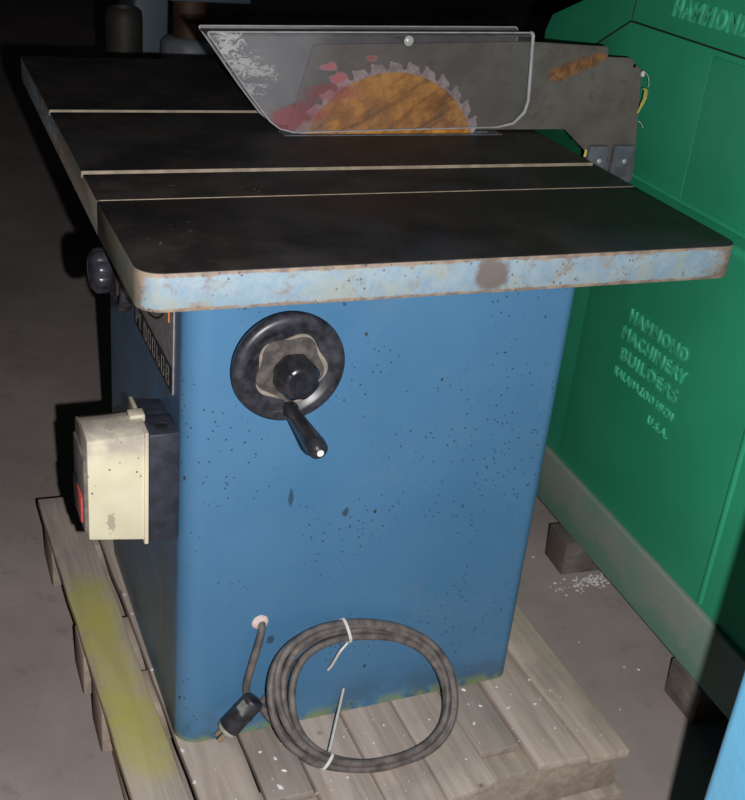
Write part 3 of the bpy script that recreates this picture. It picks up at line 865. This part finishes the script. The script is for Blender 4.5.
# ------------------------------------------------------------------ dark machines at the back
bg = empty('column_machine', (.80, 2.95, FZ))
tag(bg, 'blue-grey machine column with brown post and pale collar in the dark behind the saw', 'machine')
bm = bmesh.new()
prism(bm, round_poly([(.50, .20), (.50, .50), (.530, .580), (.545, .70), (.551, 1.5), (.672, 1.5), (.662, .58), (.95, .50), (.95, .20)], [.02, .03, .05, .05, .02, .02, .03, .03, .02], 6), 2.75, 3.05, 'y'); bevel_sharp(bm, .01, 3, 50)
link_mesh('column', bm, M['bluegrey'], bg, 40)
bm = bmesh.new(); box(bm, .56, .97, 2.48, 3.15, FZ, .21, bev=.02); link_mesh('base', bm, M['bluegrey'], bg, 40)
bm = bmesh.new(); lathe(bm, [(.075, .15), (.075, .54), (.092, .56), (.098, .60), (.094, .63), (.080, .645), (.05, .648)], Matrix.Translation((.705, 2.62, .015)), 36); link_mesh('collar', bm, M['palecol'], bg, 50)
bm = bmesh.new(); lathe(bm, [(.055, .60), (.055, 1.05)], Matrix.Translation((.705, 2.62, .015)), 28); link_mesh('post', bm, M['brownpost'], bg, 50)
bm = bmesh.new(); box(bm, .62, .90, 2.56, 2.78, .78, .84, bev=.01); link_mesh('carriage', bm, M['bluegrey'], bg, 40)
bm = bmesh.new()
lathe(bm, [(.0, FZ-.015), (.055, FZ-.015), (.060, FZ+.0), (.060, .70), (.057, .73), (.046, .74), (.046, .725), (0, .725)], Matrix.Translation((.478, 2.58, .015)), 36)
o = link_mesh('drum', bm, M['drum'], None, 50); tag(o, 'dark brown drum standing left of the blue-grey machine column in the dark', 'drum')

# ------------------------------------------------------------------ small loose things
bm = bmesh.new()
P = [Vector(p) for p in ((1.106, .6285, .934), (1.112, .6262, .930), (1.112, .6258, .915), (1.108, .6270, .900), (1.1035, .6280, .886))]
Wd = [.006, .008, .007, .005, .003]
L_ = [bm.verts.new(p+Vector((-w/2, 0, 0))) for p, w in zip(P, Wd)]; R_ = [bm.verts.new(p+Vector((w/2, -.002, 0))) for p, w in zip(P, Wd)]
for k in range(4): bm.faces.new((L_[k], R_[k], R_[k+1], L_[k+1]))
bmesh.ops.solidify(bm, geom=bm.faces[:], thickness=.0006)
o = link_mesh('yellow_tape', bm, M['yellow'], None, 60); tag(o, 'curled scrap of yellow tape on the right edge of the steel splitter plate', 'tape')
bm = bmesh.new()
lathe(bm, [(0, 0), (.0035, .001), (.0045, .006), (.003, .011), (0, .012)], Matrix.Translation((1.099, .6285, .955)), 10)
tube(bm, catmull([(1.101, .6275, .965), (1.109, .626, .958), (1.115, .625, .944), (1.114, .625, .936)], 6), .0005, 5)
o = link_mesh('frayed_string', bm, M['tie'], None, 60); tag(o, 'white frayed string on the right edge of the splitter plate above the yellow tape', 'string')

bm = bmesh.new()
tube(bm, catmull([(1.110, .6285, .870), (1.116, .626, .866), (1.122, .6255, .857)], 6), .0006, 5)
o = link_mesh('thread', bm, M['tie'], None, 60); tag(o, 'thin white thread end on the right edge of the splitter plate below the yellow tape', 'thread')

bm = bmesh.new(); prism(bm, [(.9985, .800), (1.0035, .799), (1.0045, .813), (.9995, .815)], .6285, .6297, 'y'); bevel_sharp(bm, .0004, 1, 50)
o = link_mesh('tape_scrap', bm, M['yellow'], None, 0); tag(o, 'tiny yellow tape scrap on the splitter plate beside the left dark clamp block', 'tape')

def crumbs(name, spots, lab, cat):
    bm = bmesh.new()
    for x, y, z, r in spots:
        q = bmesh.ops.create_icosphere(bm, subdivisions=1, radius=r)
        k = random.random()*9
        for v in q['verts']:
            w = v.co*(1+.5*noise.noise(v.co/r*1.3+Vector((k, k, k))))
            w.z *= .45
            v.co = Matrix.Rotation(k, 3, 'Z') @ Vector((w.x*1.25, w.y*.8, w.z)) + Vector((x, y, z+r*.34))
    o = link_mesh(name, bm, M['foam'], None, 0); return tag(o, lab, cat, kind='stuff')
sp_ = [(random.gauss(1.125, .045), random.gauss(.482, .013), FZ, random.uniform(.0015, .0042)) for _ in range(150)]
sp_ = [s for s in sp_ if 1.02 < s[0] < 1.22 and s[1] < .505]
sp_ += [(1.04, .60, FZ, .003), (1.055, .19, FZ, .003), (1.03, .205, FZ, .0025), (.98, .30, FZ, .002), (.95, .10, FZ, .002)]
crumbs('foam_crumbs', sp_, 'white foam crumbs spilled on the floor by the wood block', 'foam crumbs')
sp_ = [(x, y, 0.0, r) for x, y, r in ((.717, .090, .003), (.696, .032, .003), (.590, .100, .004), (.645, .037, .003), (.666, .066, .002), (.224, .041, .0035), (.229, .012, .004), (.213, -.018, .005), (.205, .061, .003), (.700, -.03, .002), (.65, .09, .0025), (.50, .05, .0022), (.52, -.05, .002), (.32, -.03, .0025), (.42, .06, .002),
        (.083, .30, .004), (.080, .46, .003), (.088, .10, .004), (.077, .52, .003), (.090, .03, .004), (.34, .085, .002), (.40, -.02, .002), (.57, .02, .004), (.60, .055, .003), (.582, .065, .002))]
sp_ += [(.674, -.118, FZ+.034, .006), (.640, -.125, FZ, .005), (.70, -.14, FZ, .004), (.60, -.17, FZ, .006), (.55, -.16, FZ, .005), (.66, -.15, FZ, .004)]
sp_ += [(random.uniform(.1, .79), random.uniform(-.09, .085), 0.0, random.uniform(.0008, .0016)) for _ in range(60)]
crumbs('paint_flakes', sp_, 'white flakes scattered over the pallet boards', 'flakes')

# ------------------------------------------------------------------ camera
C = Vector((-.2413, -1.1895, 1.3193)); yaw, pitch, roll, F = .4334, .4685, .1044, 1108.5023
fw = Vector((math.sin(yaw)*math.cos(pitch), math.cos(yaw)*math.cos(pitch), -math.sin(pitch)))
r0 = fw.cross(Vector((0, 0, 1))).normalized(); u0 = r0.cross(fw)
rt = r0*math.cos(roll)+u0*math.sin(roll); upv = -r0*math.sin(roll)+u0*math.cos(roll)
cam = bpy.data.cameras.new('camera'); co = bpy.data.objects.new('camera', cam); COL.objects.link(co)
co.matrix_world = Matrix.Translation(C) @ Matrix((rt, upv, -fw)).transposed().to_4x4()
cam.sensor_fit = 'VERTICAL'; cam.sensor_height = 24.0; cam.lens = F*24.0/800.0
cam.clip_start = .05; cam.clip_end = 60
sc.camera = co

# ------------------------------------------------------------------ light: the camera's own flash, in an unlit workshop
fl = bpy.data.lights.new('camera_flash', 'POINT'); fo = bpy.data.objects.new('camera_flash', fl); COL.objects.link(fo)
fo.location = C+rt*.061-upv*.035
fl.energy = 128; fl.shadow_soft_size = .006; fl.color = (1, .99, .985)
w = bpy.data.worlds.new('world'); sc.world = w; w.use_nodes = True
w.node_tree.nodes['Background'].inputs[0].default_value = (.8, .9, 1, 1); w.node_tree.nodes['Background'].inputs[1].default_value = .004

vs = sc.view_settings
sc.display_settings.display_device = 'sRGB'
vs.view_transform = 'Standard'; vs.look = 'None'; vs.exposure = 0; vs.gamma = 1; vs.use_curve_mapping = False
